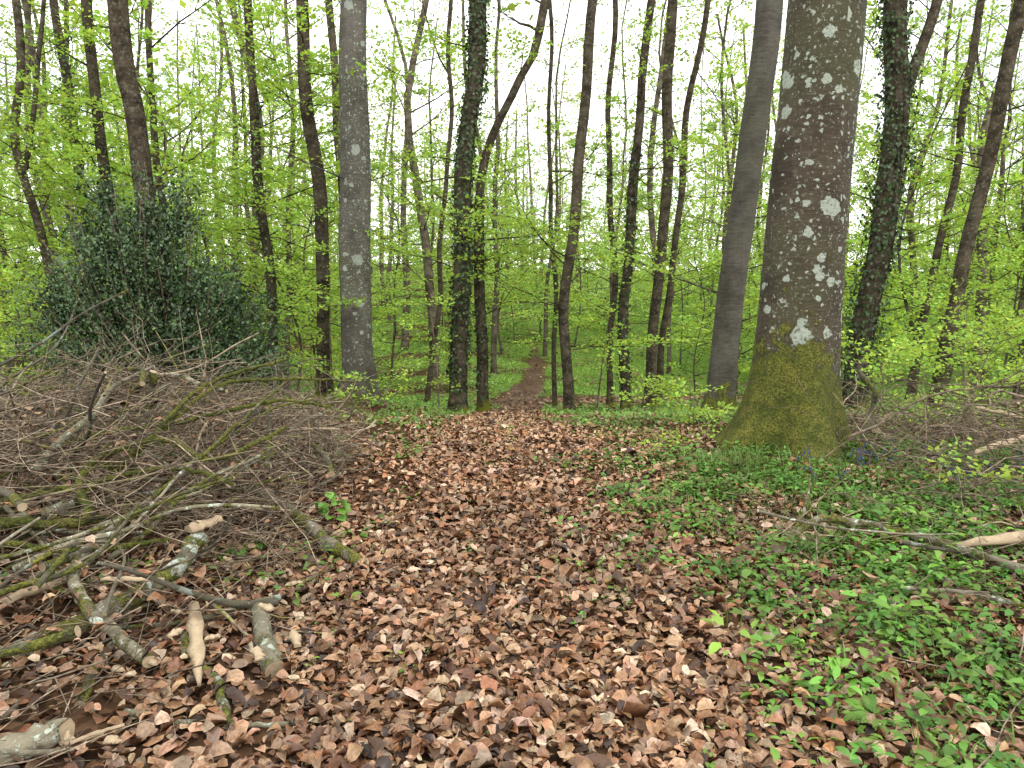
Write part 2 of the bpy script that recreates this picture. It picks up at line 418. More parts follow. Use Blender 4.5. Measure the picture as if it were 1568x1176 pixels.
def trunk(acc, base, pts, rad, k=16, rings=40, flare=.5, fh=.35, lobes=5, moss=.5, mossh=.5, lich=.3, br=.5, bump=.04, mat=0, wig=.0):
    P = spline(pts, rings) if len(pts) > 2 else np.linspace(pts[0], pts[1], rings)
    z = P[:, 2]
    rr = np.interp(z, [0, z[-1]], [rad[0], rad[1]])
    P = P+np.asarray(base)
    zz = z[-1]*np.linspace(0, 1, rings)**1.6
    P = np.stack([np.interp(zz, z, P[:, i]) for i in range(3)], 1); rr = np.interp(zz, z, rr)
    th = np.arange(k)*TAU/k
    ph = R.random()*TAU; ph2 = R.random()*TAU
    env = sstep(0, 2.5, zz)
    P[:, 0] += wig*env*(np.sin(zz*1.15+ph)+.5*np.sin(zz*2.3+ph2)); P[:, 1] += wig*env*np.sin(zz*1.0+ph2)
    lob = 1+.55*np.cos(lobes*th+ph)*.8+.35*np.cos(3*th+ph2)
    fl = flare*np.exp(-np.maximum(zz, 0)/fh)[:, None]*lob[None]
    wob = bump*(np.sin(2*th[None]+zz[:, None]*.9+ph)+.7*np.sin(3*th[None]-zz[:, None]*1.3+ph2)+.5*np.sin(5*th[None]+zz[:, None]*2.9))
    r = rr[:, None]*(1+fl+wob+bump*.25*R.normal(size=(rings, k)))
    low = (zz <= 0.001)
    V = np.stack([P[:, 0, None]+r*np.cos(th), P[:, 1, None]+r*np.sin(th), np.repeat((P[:, 2]-low*.25)[:, None], k, 1)], -1)
    ms = np.clip(moss*1.5*np.exp(-(zz/mossh)**2)[:, None]*(1+.3*np.sin(th+ph2)[None]), 0, 1)
    li = lich*sstep(.2, 1., zz)[:, None]*(.75+.25*np.cos(th+.6))[None]
    Cc = np.stack([ms, li, np.full((rings, k), br)], -1).reshape(-1, 3)
    i = np.arange(rings-1)[:, None]*k; j = np.arange(k)[None]; j2 = (j+1) % k
    F = np.stack([i+j, i+j2, i+k+j2, i+k+j], -1).reshape(-1, 4)
    acc.add(V.reshape(-1, 3), F, mat, Cc)
    return P, rr

def at(P, z):
    zz = P[:, 2]
    return np.array([np.interp(z, zz, P[:, 0]), np.interp(z, zz, P[:, 1]), z])

def ivy(acc, P, rr, z0, z1, n, thick, mat, size=.06):
    z = R.uniform(z0, z1, n); th = R.random(n)*TAU
    c = np.stack([np.interp(z, P[:, 2], P[:, 0]), np.interp(z, P[:, 2], P[:, 1]), z], 1)
    r = np.interp(z, P[:, 2], rr)
    cl = .5+.5*np.sin(z*3.1+th*2)*np.sin(z*1.3-th)
    k = R.random(n) < .35+cl
    rad = r+.01+R.random(n)**1.3*thick*(.25+1.2*cl)
    out = np.stack([np.cos(th), np.sin(th), np.zeros(n)], 1)
    P0 = (c+out*rad[:, None])[k]; out = out[k]; n = len(P0)
    D = R.normal(0, .6, (n, 3))+np.array([0, 0, -.9]); N = out+R.normal(0, .4, (n, 3))
    s = size*R.uniform(.6, 1.3, n)
    leaves(acc, P0, D, N, s, s*.9, leafcol(n, (.036, .066, .016), .5), mat)
    for q in range(7):
        zz = np.linspace(z0, z1, 24); a = q*TAU/7+.5*np.sin(zz*1.1+q)
        rr2 = np.interp(zz, P[:, 2], rr)
        pts = np.stack([np.interp(zz, P[:, 2], P[:, 0])+np.cos(a)*rr2, np.interp(zz, P[:, 2], P[:, 1])+np.sin(a)*rr2, zz], 1)
        tube(acc, pts, .016, 4, 0, (.1, 0, .35))

def hero(name, x, y, offs, r0, r1, k=16, rings=46, low=8, lowz=(1.6, 6.8), lowL=(.8, 2.4), lden=60, crown=5, barkmat=None, ivyn=0, ivyz=(0.2, 7), ivyt=.1, lich=.3, br=.45, moss=.5, mossh=.35, flare=.45, fh=.25, bump=.035, extra=None, lsize=.074, wig=.035):
    acc = Acc(); base = np.array([x, y, float(ht(x, y))-.02])
    P, rr = trunk(acc, base, offs, (r0, r1), k, rings, flare=flare, fh=fh, lich=lich, br=br, moss=moss, mossh=mossh, bump=bump, wig=wig)
    bc = (0.05, .1, br*.8)
    for i in range(low):
        z = base[2]+R.uniform(*lowz); o = at(P, z); a = R.random()*TAU
        rl = np.interp(z, P[:, 2], rr)
        L = R.uniform(*lowL)
        grow(acc, o, (math.cos(a), math.sin(a), R.uniform(-.05, .5)), L+rl, .007+L*.004, 9, lden, lsize, LC, bc)
    top = P[-1][2]
    for i in range(crown):
        z = base[2]+R.uniform(.5, 1)*(top-base[2]); o = at(P, z); a = i*2.4+R.normal(0, .3)
        grow(acc, o, (math.cos(a), math.sin(a), R.uniform(.4, 1.1)), R.uniform(2.2, 4.2), .03, 7, 3.5, .2, LC, bc, up=.3)
    if ivyn: ivy(acc, P, rr, base[2]+ivyz[0], base[2]+ivyz[1], ivyn, ivyt, 2)
    if extra: extra(acc, P, rr, base)
    return acc.obj(name, [barkmat or BARK, LEAF, DARKLEAF])

def fork(offs, r0, r1):
    def f(acc, P, rr, base):
        pts = spline(np.array(offs)+base, 26)
        tube(acc, pts, np.linspace(r0, r1, 26), 12, 0, (.1, .1, .42))
        for i in range(7):
            o = pts[int(R.integers(8, 25))]; a = R.random()*TAU
            grow(acc, o, (math.cos(a), math.sin(a), .7), R.uniform(.8, 2), .012, 7, 22, .066, LC, (0, .1, .4))
    return f

hero('beech_tree', 2.70, 7.0, [(0, 0, 0), (.02, 0, 1.0), (.06, 0, 2.2), (.15, 0, 4.2), (.28, .05, 7.5), (.5, .1, 18)], .372, .22,
     k=96, rings=150, low=0, crown=8, barkmat=BARKB, lich=1.0, br=.5, moss=.90, mossh=.98, flare=.86, fh=.36, bump=.016, wig=0)
hero('beech_tree', -2.72, 12.6, [(0, 0, 0), (.06, 0, .8), (.02, 0, 2.5), (.10, 0, 4.2), (.14, 0, 6.6), (0, 0, 18)], .255, .17,
     k=48, rings=90, low=4, barkmat=BARKG, lich=.7, br=.41, moss=.45, mossh=.3, flare=.6, fh=.45, bump=.07, wig=.02)
hero('beech_tree', 2.98, 10.5, [(0, 0, 0), (.07, 0, .8), (.20, 0, 2.3), (.38, 0, 4.3), (.56, 0, 6.6), (1.3, 0, 17)], .195, .14,
     k=40, rings=80, low=2, barkmat=BARKG, lich=.12, br=.34, moss=.9, mossh=.42, flare=.65, fh=.2, bump=.02, wig=.02)
hero('ivy_covered_tree', -.99, 13.0, [(0, 0, 0), (.05, 0, 1.5), (.12, 0, 3.2), (.28, 0, 5.2), (.40, 0, 7), (.6, 0, 17)], .145, .12,
     k=24, low=6, ivyn=4200, ivyz=(.45, 8), ivyt=.08, br=.38, moss=.4)
hero('beech_tree', -.55, 13.6, [(0, 0, 0), (-.02, 0, 1.5), (-.03, 0, 3.6), (.15, 0, 4.9), (.62, 0, 6.0), (1.1, 0, 7.2), (2.2, 0, 13)], .095, .06,
     k=16, low=6, ivyn=500, ivyz=(.3, 4), ivyt=.05, br=.42, moss=.9, mossh=.3)
hero('beech_tree', 1.08, 13.5, [(0, 0, 0), (-.06, 0, 1.2), (-.12, 0, 2.6), (.10, 0, 4.4), (.36, 0, 7.4), (.7, 0, 17)], .10, .07, low=8, br=.42, lowz=(1.2, 4.5), wig=.05)
hero('beech_tree', .98, 16.5, [(0, 0, 0), (-.06, 0, 2), (-.05, 0, 4.5), (-.2, 0, 7), (0, 0, 16)], .055, .03, low=6, br=.4, wig=.06)
hero('beech_tree', 2.3, 17.0, [(0, 0, 0), (.0, 0, 2), (-.05, 0, 5), (-.1, 0, 9), (.3, 0, 16)], .075, .05, low=6, br=.42, wig=.06)
hero('ivy_covered_tree', 2.2, 14.0, [(0, 0, 0), (-.03, 0, 2), (.0, 0, 4), (.2, 0, 6.2), (.4, 0, 8), (.8, 0, 17)], .085, .06, low=4, ivyn=900, ivyz=(.3, 5), ivyt=.05, br=.36, wig=.05)
hero('beech_tree', 3.0, 15.8, [(0, 0, 0), (.08, 0, 2), (.20, 0, 4), (.26, 0, 7), (.3, 0, 17)], .12, .08, low=5, br=.42)
hero('beech_tree', 3.35, 16.5, [(0, 0, 0), (.1, 0, 2), (.35, 0, 5), (.75, 0, 8.5), (1.5, 0, 16)], .08, .05, low=5, br=.40, wig=.06)
hero('ivy_covered_tree', 5.75, 12.2, [(0, 0, 0), (.12, 0, 1.5), (.30, 0, 3.4), (.42, 0, 5), (.35, 0, 7), (.3, 0, 17)], .19, .13, k=24, low=0,
     ivyn=5200, ivyz=(.3, 8), ivyt=.16, br=.35, extra=fork([(.38, 0, 4.5), (.62, 0, 5.5), (.98, 0, 6.8), (1.2, 0, 9), (1.5, 0, 13)], .10, .05))
hero('beech_tree', 7.6, 13.0, [(0, 0, 0), (.18, 0, 1.6), (.48, 0, 3.6), (.72, 0, 5.4), (1.0, 0, 7.4), (2.2, 0, 16)], .125, .09, k=20, low=4, br=.40, lich=.3)
hero('beech_tree', 9.9, 18.0, [(0, 0, 0), (.2, 0, 2), (.6, 0, 5), (.9, 0, 8), (1.4, 0, 16)], .10, .07, low=8, br=.38, wig=.06)
hero('beech_tree', 10.9, 15.6, [(0, 0, 0), (.1, 0, 2), (.3, 0, 5), (.5, 0, 8), (.9, 0, 16)], .10, .07, low=8, br=.42)
hero('beech_tree', -8.6, 14.0, [(0, 0, 0), (-.1, 0, 1.5), (-.35, 0, 3.5), (-.45, 0, 5), (-.4, 0, 7), (-1, 0, 15)], .08, .06, low=12, br=.45,
     extra=fork([(-.45, 0, 4.4), (-.25, 0, 5.2), (-.05, 0, 6.3), (.2, 0, 8), (.3, 0, 12)], .05, .03), lden=75, wig=.07)
hero('beech_tree', -5.55, 11.6, [(0, 0, 0), (-.03, 0, 1.5), (-.10, 0, 3), (-.2, 0, 4.5), (-.36, 0, 6.4), (-.7, 0, 17)], .155, .12, k=28, rings=70, low=4, br=.36, lich=.25)
hero('ivy_covered_tree', -9.3, 16.5, [(0, 0, 0), (-.1, 0, 3), (-.2, 0, 6), (-.5, 0, 9), (-.6, 0, 17)], .09, .07, low=11, ivyn=1800, ivyz=(1, 8), ivyt=.12, br=.4, lden=75)
hero('beech_tree', -7.5, 14.2, [(0, 0, 0), (-.05, 0, 2), (-.12, 0, 4), (-.3, 0, 7), (-.6, 0, 16)], .105, .08, low=11, br=.34, lden=70)
hero('beech_tree', -4.95, 15.0, [(0, 0, 0), (.02, 0, 2), (-.02, 0, 4), (-.2, 0, 7), (-.3, 0, 16)], .085, .07, low=14, br=.36, ivyn=500, ivyz=(1, 6), ivyt=.05, wig=.05, lden=70)
hero('beech_tree', -3.68, 14.2, [(0, 0, 0), (.04, 0, 2), (0, 0, 4), (-.15, 0, 7), (-.3, 0, 17)], .13, .10, k=20, low=13, br=.38, lden=70)
hero('beech_tree', -3.95, 17.3, [(0, 0, 0), (.04, 0, 2), (.05, 0, 5), (-.1, 0, 8), (-.3, 0, 17)], .10, .07, low=12, br=.48, lden=70)
hero('beech_tree', -8.4, 18.0, [(0, 0, 0), (.0, 0, 3), (-.05, 0, 6), (-.1, 0, 9), (-.3, 0, 16)], .09, .06, low=12, br=.42, lden=70)
hero('beech_tree', -2.6, 22.0, [(0, 0, 0), (.25, 0, 2), (.55, 0, 5), (.8, 0, 9), (1, 0, 16)], .08, .05, low=8, br=.42, wig=.06)

# ---- background woodland: shared-mesh instances in three levels of detail
def tree_variant(nm, H, r, nb, f0, Lr, nsub, lden, ls, lod, lc=LC, rings=20, k=8, elv=.6, br=.5):
    acc = Acc()
    l = R.normal(0, .35, 8)
    offs = [(0, 0, 0), (l[0]*.3, l[1]*.3, H*.2), (l[2], l[3], H*.45), (l[4]*1.5, l[5]*1.5, H*.72), (l[6]*2.2, l[7]*2.2, H)]
    P, rr = trunk(acc, (0, 0, 0), offs, (r, r*.3), k, rings, flare=.3, fh=.3, moss=.4, mossh=.3, lich=.25, br=R.uniform(.8, 1.15)*br, bump=.03, wig=.05)
    for i in range(nb):
        f = f0+(1-f0)*(i+R.random())/nb; z = f*H*.97; a = i*2.4+R.normal(0, .4)
        L = R.uniform(*Lr)*(1.1-.45*f); el = R.uniform(-.05, elv)+max(0, f-.3)*.7
        grow(acc, at(P, z), (math.cos(a), math.sin(a), el), L, .010+.007*L, nsub, lden, ls, lc, (0, .1, .4), k=3, lod=lod)
    return acc.obj(nm, [FARBARK, LEAF], link=False)
U = R.uniform
YC = (.38, .55, .11); HAZE_MID = (.41, .55, .17); HAZE_FAR = (.44, .55, .26)  # last two: far leaf colours, paled with painted distance haze
CAN1 = [tree_variant('canopy_beech', U(18, 24), r_, 32, .18, (1.6, 3.8), 8, 12, .15, False) for r_ in (.08, .11, .14, .18, .22)]
YNG1 = [tree_variant('young_beech', U(7, 12), U(.03, .06), 30, .08, (1.1, 2.7), 8, 27, .125, False, YC, elv=.4) for _ in range(5)]
CAN2 = [tree_variant('canopy_beech', U(18, 24), r_, 28, .13, (2.2, 4.6), 6, 8, .25, True, HAZE_MID, k=6, rings=12, br=.6) for r_ in (.09, .13, .17, .22)]  # raised br paints distance haze into the bark, likewise in the sets below
YNG2 = [tree_variant('young_beech', U(6, 11), U(.04, .07), 22, .05, (1.6, 3.4), 6, 13, .22, True, HAZE_MID, k=5, rings=8, elv=.3, br=.6) for _ in range(4)]
CAN3 = [tree_variant('canopy_beech', U(17, 23), U(.15, .24), 26, .03, (2.6, 5.0), 4, 6, .46, True, c, k=5, rings=8, br=.75) for c in (HAZE_FAR, HAZE_FAR, (.42, .42, .26))]  # farthest set, strongest painted haze in leaf and bark

allpts = []
def scatter_trees(parname, meshes, n, y0, y1, mind, smin, smax, power=.6, keep=None, wide=.75, add=4):
    par = bpy.data.objects.get(parname)
    if par is None:
        par = bpy.data.objects.new(parname, None); sc.collection.objects.link(par)
    tries = 0; c = 0
    while c < n and tries < n*60:
        tries += 1
        y = y0+(y1-y0)*R.random()**power; x = R.uniform(-1, 1)*(wide*y+add)
        if y < 36 and abs(x-pathx(y)) < 1.3: continue
        if abs(y-22.3) < 2.0 and -2 < x < 11: continue
        if keep and not keep(x, y): continue
        if any((x-a)**2+(y-b)**2 < mind*mind for a, b in allpts): continue
        allpts.append((x, y)); c += 1
        o = bpy.data.objects.new('tree', meshes[int(R.integers(len(meshes)))])
        o.location = (x, y, float(ht(x, y))-.05)
        s = R.uniform(smin, smax); o.scale = (s, s, s*R.uniform(.92, 1.1))
        o.rotation_euler = (R.normal(0, .025), R.normal(0, .025), R.random()*TAU)
        o.parent = par; sc.collection.objects.link(o)
    print(parname, c)
scatter_trees('distant_beech_trees', CAN1, 48, 20, 46, 3.0, .8, 1.1, .8)
glade = lambda x, y: not (y < 36 and -.14*y < x < .24*y)
scatter_trees('young_beech_trees', YNG1, 62, 18, 46, 1.5, .75, 1.2, .8, keep=glade)
scatter_trees('young_beech_trees', YNG1, 14, 15.5, 32, 1.5, .8, 1.1, 1., keep=lambda x, y: x < -.22*y)
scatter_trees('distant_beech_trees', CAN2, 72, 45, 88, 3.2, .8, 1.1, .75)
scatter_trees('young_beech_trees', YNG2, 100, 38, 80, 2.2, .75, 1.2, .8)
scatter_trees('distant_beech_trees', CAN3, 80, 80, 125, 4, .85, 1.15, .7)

# ------------------------------------------------------------------ holly bush
acc = Acc()
hx, hy = -4.95, 10.4; hz = float(ht(hx, hy))-.12
blobs = [(-.0, 0, .85, 1.35, .9, .8), (-.95, .1, .8, .85, .8, .75), (1.0, 0, .7, .6, .7, .7), (-.55, 0, 1.8, .8, .7, .8), (.4, .1, 1.7, .7, .7, .65), (-.2, 0, 2.5, .5, .5, .6), (-.95, .2, 2.3, .35, .4, .6), (.25, .1, 2.7, .3, .3, .45), (1.0, .1, 1.55, .35, .4, .5), (-1.5, .1, 1.5, .35, .4, .45), (-.75, .1, 3.0, .2, .2, .35)]
vol = np.array([b[3]*b[4]*b[5] for b in blobs])**.75; vol /= vol.sum()
for c in range(520):
    b0 = blobs[int(R.choice(len(blobs), p=vol))]
    d = unit(R.normal(size=3)); rad = R.uniform(.55, 1.25)
    cen = np.array([hx+b0[0], hy+b0[1], hz+b0[2]])+d*rad*np.array(b0[3:])
    if cen[2] < hz+.1: continue
    out = unit(cen-np.array([hx, hy, hz+.6])); sz = R.uniform(.09, .20)
    n = int(62*(sz/.14)**2)
    ax = unit(out+R.normal(0, .4, 3)+np.array([0, 0, .5]))
    t = R.random(n)[:, None]
    P0 = cen+ax*(t-.5)*sz*3.6+R.normal(0, 1, (n, 3))*sz*(.75-.5*t)
    cc = np.array([.050, .090, .032])*R.uniform(.5, 1.5, (n, 1))*R.uniform(.6, 1.4)
    yng = R.random(n) < .07; cc[yng] = np.array([.12, .20, .045])
    s = R.uniform(.035, .065, n)
    leaves(acc, P0, ax+R.normal(0, .8, (n, 3)), R.normal(0, .7, (n, 3))+np.array([0, -.3, .7]), s, s*.6, cc, 1, 'rh', .2, .15)
    if c % 3 == 0:
        o = np.array([hx+b0[0]*.4, hy+b0[1], hz+.05]); q = spline([o, (o+cen)/2+R.normal(0, .1, 3), cen, cen+ax*sz*3.2], 8)
        tube(acc, q, np.linspace(.018, .003, 8), 4, 0, (.1, 0, .45))
for bx, by, bz, sx, sy, sz in blobs:
    n = int(2600*sx*sz); d = unit(R.normal(size=(n, 3)))*(R.random(n)**.5)[:, None]*.8
    P0 = np.array([hx+bx, hy+by, hz+bz])+d*np.array([sx, sy, sz]); P0 = P0[P0[:, 2] > hz+.05]; n = len(P0)
    leaves(acc, P0, R.normal(size=(n, 3)), R.normal(size=(n, 3)), .07, .045, leafcol(n, (.028, .055, .018), .4), 1)
acc.obj('holly_bush', [TWIG, DARKLEAF])

# ------------------------------------------------------------------ brushwood
def polyb(acc, P, r0, r1, k=8, moss=.3, lich=.2, br=.5, c0=None, c1=None, n=None, rough=.05, mat=2, dz=0.):
    n = n or (len(P)*6)
    q = spline(P, n) if len(P) > 2 else np.linspace(P[0], P[1], n)
    q = q+R.normal(0, min(r0, .02)*.22, q.shape)+np.array([0, 0, dz])
    tube(acc, q, np.linspace(r0, r1, n), k, mat, (moss, lich, br), c0, c1, rough)
    return q
def twiglets(acc, q, n, L, r, moss=.1, br=.45):
    for i in range(n):
        o = q[int(R.integers(1, len(q)))]; t = R.normal(size=3); t[2] = abs(t[2])*.5; t = unit(t)
        l = L*R.uniform(.4, 1.2)
        p = np.array([o, o+t*l*.35+R.normal(0, .03*l, 3), o+t*l*.7+R.normal(0, .06*l, 3), o+t*l+R.normal(0, .1*l, 3)])
        tube(acc, p, [r, r*.8, r*.55, r*.25], 4, 0, (moss, 0, br))
def pileH(x, y):
    return (.12+.62*np.exp(-((x+2.5)**2/1.2+(y-5.3)**2/1.8))+.34*np.exp(-((x+4.6)**2/3+(y-6.3)**2/5))+.18*np.exp(-((x+2.4)**2/.9+(y-3.6)**2/.8)))
def brush(acc, n, region, Hf, Lr, rr, mossp=.15, azb=None, dens=None, azs=.6, mat=0, elm=.22, els=.12, rd=.8):
    i = 0
    while i < n:
        x = R.uniform(region[0], region[1]); y = R.uniform(region[2], region[3])
        lim = -1.0-.13*max(0, y-2.2)+.10*math.sin(y*2.3) if region[0] < 0 else 1.9
        if region[0] < 0 and x > lim: continue
        if dens and R.random() > dens(x, y): continue
        i += 1
        H = float(Hf(x, y)); g = float(ht(x, y))
        z = g+.02+H*R.random()**rd
        a = R.random()*TAU if azb is None else azb+R.normal(0, azs)
        L = R.uniform(*Lr); el = R.normal(.05, .2) if azb is None else R.normal(elm, els)
        d = np.array([math.cos(a)*math.cos(el), math.sin(a)*math.cos(el), math.sin(el)])
        p = np.array([x, y, z]); pts = [p-d*L/2]
        dd = d.copy()
        for s in range(5):
            dd = unit(dd+R.normal(0, .22, 3)); pts.append(pts[-1]+dd*L/5)
        pts = np.array(pts)
        if region[0] < 0:
            ex = pts[:, 0]-(lim+.2); pts[:, 0] -= np.maximum(ex, 0)*.8
        pts[:, 2] = np.maximum(pts[:, 2], ht(pts[:, 0], pts[:, 1])+.008)
        r = R.uniform(*rr)
        mo = R.uniform(.3, .6) if R.random() < mossp else .0
        b = R.choice([.28, .42, .58, .85], p=[.24, .30, .28, .18])
        if r > .009: pts = spline(pts, 14); k = 8
        else: k = 4 if r < .006 else 6
        tube(acc, pts, r*np.linspace(1, .4, len(pts)), k, mat if r > .009 else 0, (mo, .5 if mat else .1, b), 1 if r > .009 else None, 1 if r > .009 else None, .05 if r > .009 else 0)
        if r < .006 and R.random() < .5:
            pp = pts[int(R.integers(1, 5))]; sd = unit(dd+R.normal(0, .6, 3))
            tube(acc, [pp, pp+sd*L*.18, pp+sd*L*.32+R.normal(0, .02, 3)], [r*.7, r*.5, r*.2], 3, 0, (mo, 0, b))

nearthin = lambda x, y: (.65 if x < -1.5 else .3) if y < 3.7 else 1.
acc = Acc()
brush(acc, 3600, (-7.5, -.9, 1.6, 9.5), pileH, (.3, 1.0), (.0015, .0045), .10, dens=nearthin)
brush(acc, 1100, (-4.2, -1.0, 3.8, 6.5), lambda x, y: pileH(x, y)*1.15, (.4, 1.2), (.0018, .0045), .12)
brush(acc, 300, (-7.0, -1.1, 2.0, 8.5), pileH, (.5, 1.4), (.006, .012), .40, dens=nearthin)
brush(acc, 30, (-3.6, -1.6, 3.3, 5.6), lambda x, y: pileH(x, y)*1.15, (.8, 1.7), (.011, .019), .85, azb=.55, azs=.7, mat=2, rd=.35)
brush(acc, 26, (-5.0, -1.5, 4.2, 6.6), lambda x, y: pileH(x, y)*1.15, (.5, 1.1), (.004, .010), .2, azb=.9, azs=1.2, mat=2, elm=.75, els=.3, rd=.5)
brush(acc, 120, (-4.6, -1.3, 4.2, 6.8), lambda x, y: pileH(x, y)*1.25, (.3, .8), (.0015, .004), .1, azb=.9, azs=1.5, elm=.7, els=.35, rd=.5)
brush(acc, 30, (-3.4, -1.3, 2.0, 4.0), lambda x, y: .2, (.4, 1.0), (.010, .024), .5, mat=2)
brush(acc, 60, (-5.5, -1.4, 3.7, 7.5), lambda x, y: pileH(x, y)*.95, (.5, 1.5), (.016, .032), .5, mat=2)
M = 1.0
q = polyb(acc, [(-2.62, 3.6, .36), (-2.24, 3.7, .33), (-2.40, 3.95, .46), (-2.42, 4.2, .55), (-2.15, 4.4, .62), (-1.79, 4.3, .52), (-1.44, 4.6, .66)], .028, .012, 8, M, .1, .7, 1, None, dz=.06); twiglets(acc, q, 10, .4, .005, .5)
q = polyb(acc, [(-2.45, 4.3, .44), (-2.27, 4.5, .60), (-2.15, 4.9, .84), (-1.9, 5.15, .96), (-1.64, 5.3, 1.02)], .022, .009, 8, M, .1, .7, 1, dz=.06); twiglets(acc, q, 8, .35, .004, .3)
q = polyb(acc, [(-2.6, 4.2, .25), (-2.3, 4.6, .56), (-2.05, 5.0, .84), (-1.6, 5.3, .86), (-1.23, 5.6, .80)], .020, .008, 8, .8, .1, .65, 1, dz=.08); twiglets(acc, q, 10, .35, .004, .3)
q = polyb(acc, [(-3.2, 4.4, .36), (-2.7, 4.5, .60), (-2.2, 4.75, .66), (-1.6, 4.9, .78), (-1.25, 5.0, .72)], .021, .009, 8, .9, .1, .7, 1, dz=.06); twiglets(acc, q, 8, .35, .004, .4)
q = polyb(acc, [(-2.9, 3.4, .28), (-2.5, 3.5, .28), (-2.1, 3.45, .27), (-1.75, 3.6, .28)], .022, .012, 8, .9, .1, .7, 1, 1, dz=.05)
q = polyb(acc, [(-2.9, 3.9, .36), (-2.5, 4.0, .42), (-2.0, 4.15, .50), (-1.6, 4.1, .42)], .022, .011, 8, .9, .1, .7, 1, 1, dz=.06); twiglets(acc, q, 8, .35, .004, .4)
q = polyb(acc, [(-2.3, 3.3, .15), (-2.0, 3.9, .38), (-1.75, 4.6, .68), (-1.6, 5.1, .88)], .018, .008, 8, .6, .1, .7, 1, dz=.06); twiglets(acc, q, 8, .35, .004, .2)
q = polyb(acc, [(-2.6, 5.0, .55), (-2.5, 5.0, .85), (-2.45, 4.95, 1.03)], .03, .026, 8, .3, .1, .4, None, 1)
q = polyb(acc, [(-1.79, 5.0, .18), (-1.4, 4.55, .16), (-1.1, 4.2, .10), (-.853, 3.95, .06)], .040, .038, 14, .45, .5, .6, 1, 1)
q = polyb(acc, [(-2.05, 2.8, .12), (-1.82, 3.0, .18), (-1.665, 3.4, .22), (-1.69, 3.8, .27)], .040, .045, 14, .4, .6, .6, 1, 1)
q = polyb(acc, [(-2.1, 3.6, .34), (-2.06, 3.3, .30), (-1.845, 3.0, .26), (-1.63, 2.85, .18), (-1.444, 2.75, .12)], .026, .026, 12, .45, .6, .75, None, 1)
q = polyb(acc, [(-1.205, 3.3, .10), (-1.09, 3.05, .08), (-.973, 2.8, .06)], .034, .042, 14, .35, .6, .55, 1, 1)
q = polyb(acc, [(-1.42, 3.1, .12), (-1.37, 2.9, .10), (-1.167, 2.7, .07), (-1.07, 2.55, .05), (-1.02, 2.45, .04)], .022, .015, 8, .5, .5, .6, None, 1)
q = polyb(acc, [(-1.42, 2.5, .06), (-1.09, 2.45, .035), (-.78, 2.47, .03)], .013, .009, 8, .3, .3, .6, 1, 1)
q = polyb(acc, [(-1.98, 2.1, .07), (-1.68, 2.22, .09), (-1.53, 2.33, .10)], .046, .044, 16, .25, .7, .62, 1, 1)
q = polyb(acc, [(-2.61, 3.7, .38), (-2.45, 3.95, .40)], .036, .034, 12, .2, .8, .6, 1, 1, n=8)
q = polyb(acc, [(-1.9, 4.1, .55), (-1.95, 3.7, .40), (-2.0, 3.4, .34), (-2.15, 3.1, .27)], .009, .006, 6, .1, .9, .8); twiglets(acc, q, 8, .3, .004, .0, .8)
def splinter(acc, a, b, w, t, mat=1):
    a = np.array(a, float); b = np.array(b, float); n = 11
    u = np.linspace(0, 1, n)[:, None]; c = a+(b-a)*u+R.normal(0, w*.08, (n, 3)); d = unit(b-a)
    s = unit(np.cross(d, [0, 0, 1.])); up = np.cross(s, d)
    ww = w*(1-.8*np.abs(u-.35)**1.1+R.normal(0, .14, (n, 1))); tt = t*(1-.7*np.abs(u-.4)+R.normal(0, .16, (n, 1)))
    V = np.stack([c+s*ww, c+s*ww*.3+up*tt, c-s*ww*.8+up*tt*.4, c-s*ww*.9-up*tt*.5, c+s*ww*.8-up*tt*.5], 1)
    k = 5; i = np.arange(n-1)[:, None]*k; j = np.arange(k)[None]; j2 = (j+1) % k
    acc.add(V.reshape(-1, 3), np.stack([i+j, i+k+j, i+k+j2, i+j2], -1).reshape(-1, 4), mat, (.5, .5, .5))
    acc.add(V[0], [np.arange(k)], mat, (.5, .5, .5)); acc.add(V[-1], [np.arange(k)[::-1]], mat, (.5, .5, .5))
splinter(acc, (-1.46, 3.2, .16), (-1.21, 2.65, .08), .034, .022)
splinter(acc, (-2.22, 3.05, .24), (-2.08, 3.4, .24), .04, .025)
splinter(acc, (-.985, 3.12, .06), (-.93, 3.0, .06), .03, .02)
splinter(acc, (-1.72, 3.75, .33), (-1.60, 3.9, .34), .055, .035)
splinter(acc, (-1.5, 2.3, .07), (-1.38, 2.42, .06), .012, .012)
splinter(acc, (-1.85, 3.15, .30), (-1.6, 3.22, .27), .02, .014)
for i in range(26):
    x, y = R.uniform(-2.6, -1.0), R.uniform(2.2, 4.4); a = R.random()*TAU; l = R.uniform(.03, .09); z = float(ht(x, y))+.06+R.random()*.08
    splinter(acc, (x, y, z), (x+l*math.cos(a), y+l*math.sin(a), z+.01), l*.3, .012)
acc.obj('brushwood_pile', [TWIG, WOOD, LOGB], smooth=True)
acc = Acc()
scatter_litter(acc, 6500, -6, -1.2, 2.5, 8.5, lambda x, y: np.clip(.5+.6*nz(x, y, 1.8, 1), .05, 1)*(x < -1.2-.13*(y-2.2)), 1.0, 'bee', 1.0, hf=pileH)
acc.obj('caught_dead_leaves', [LITTER])

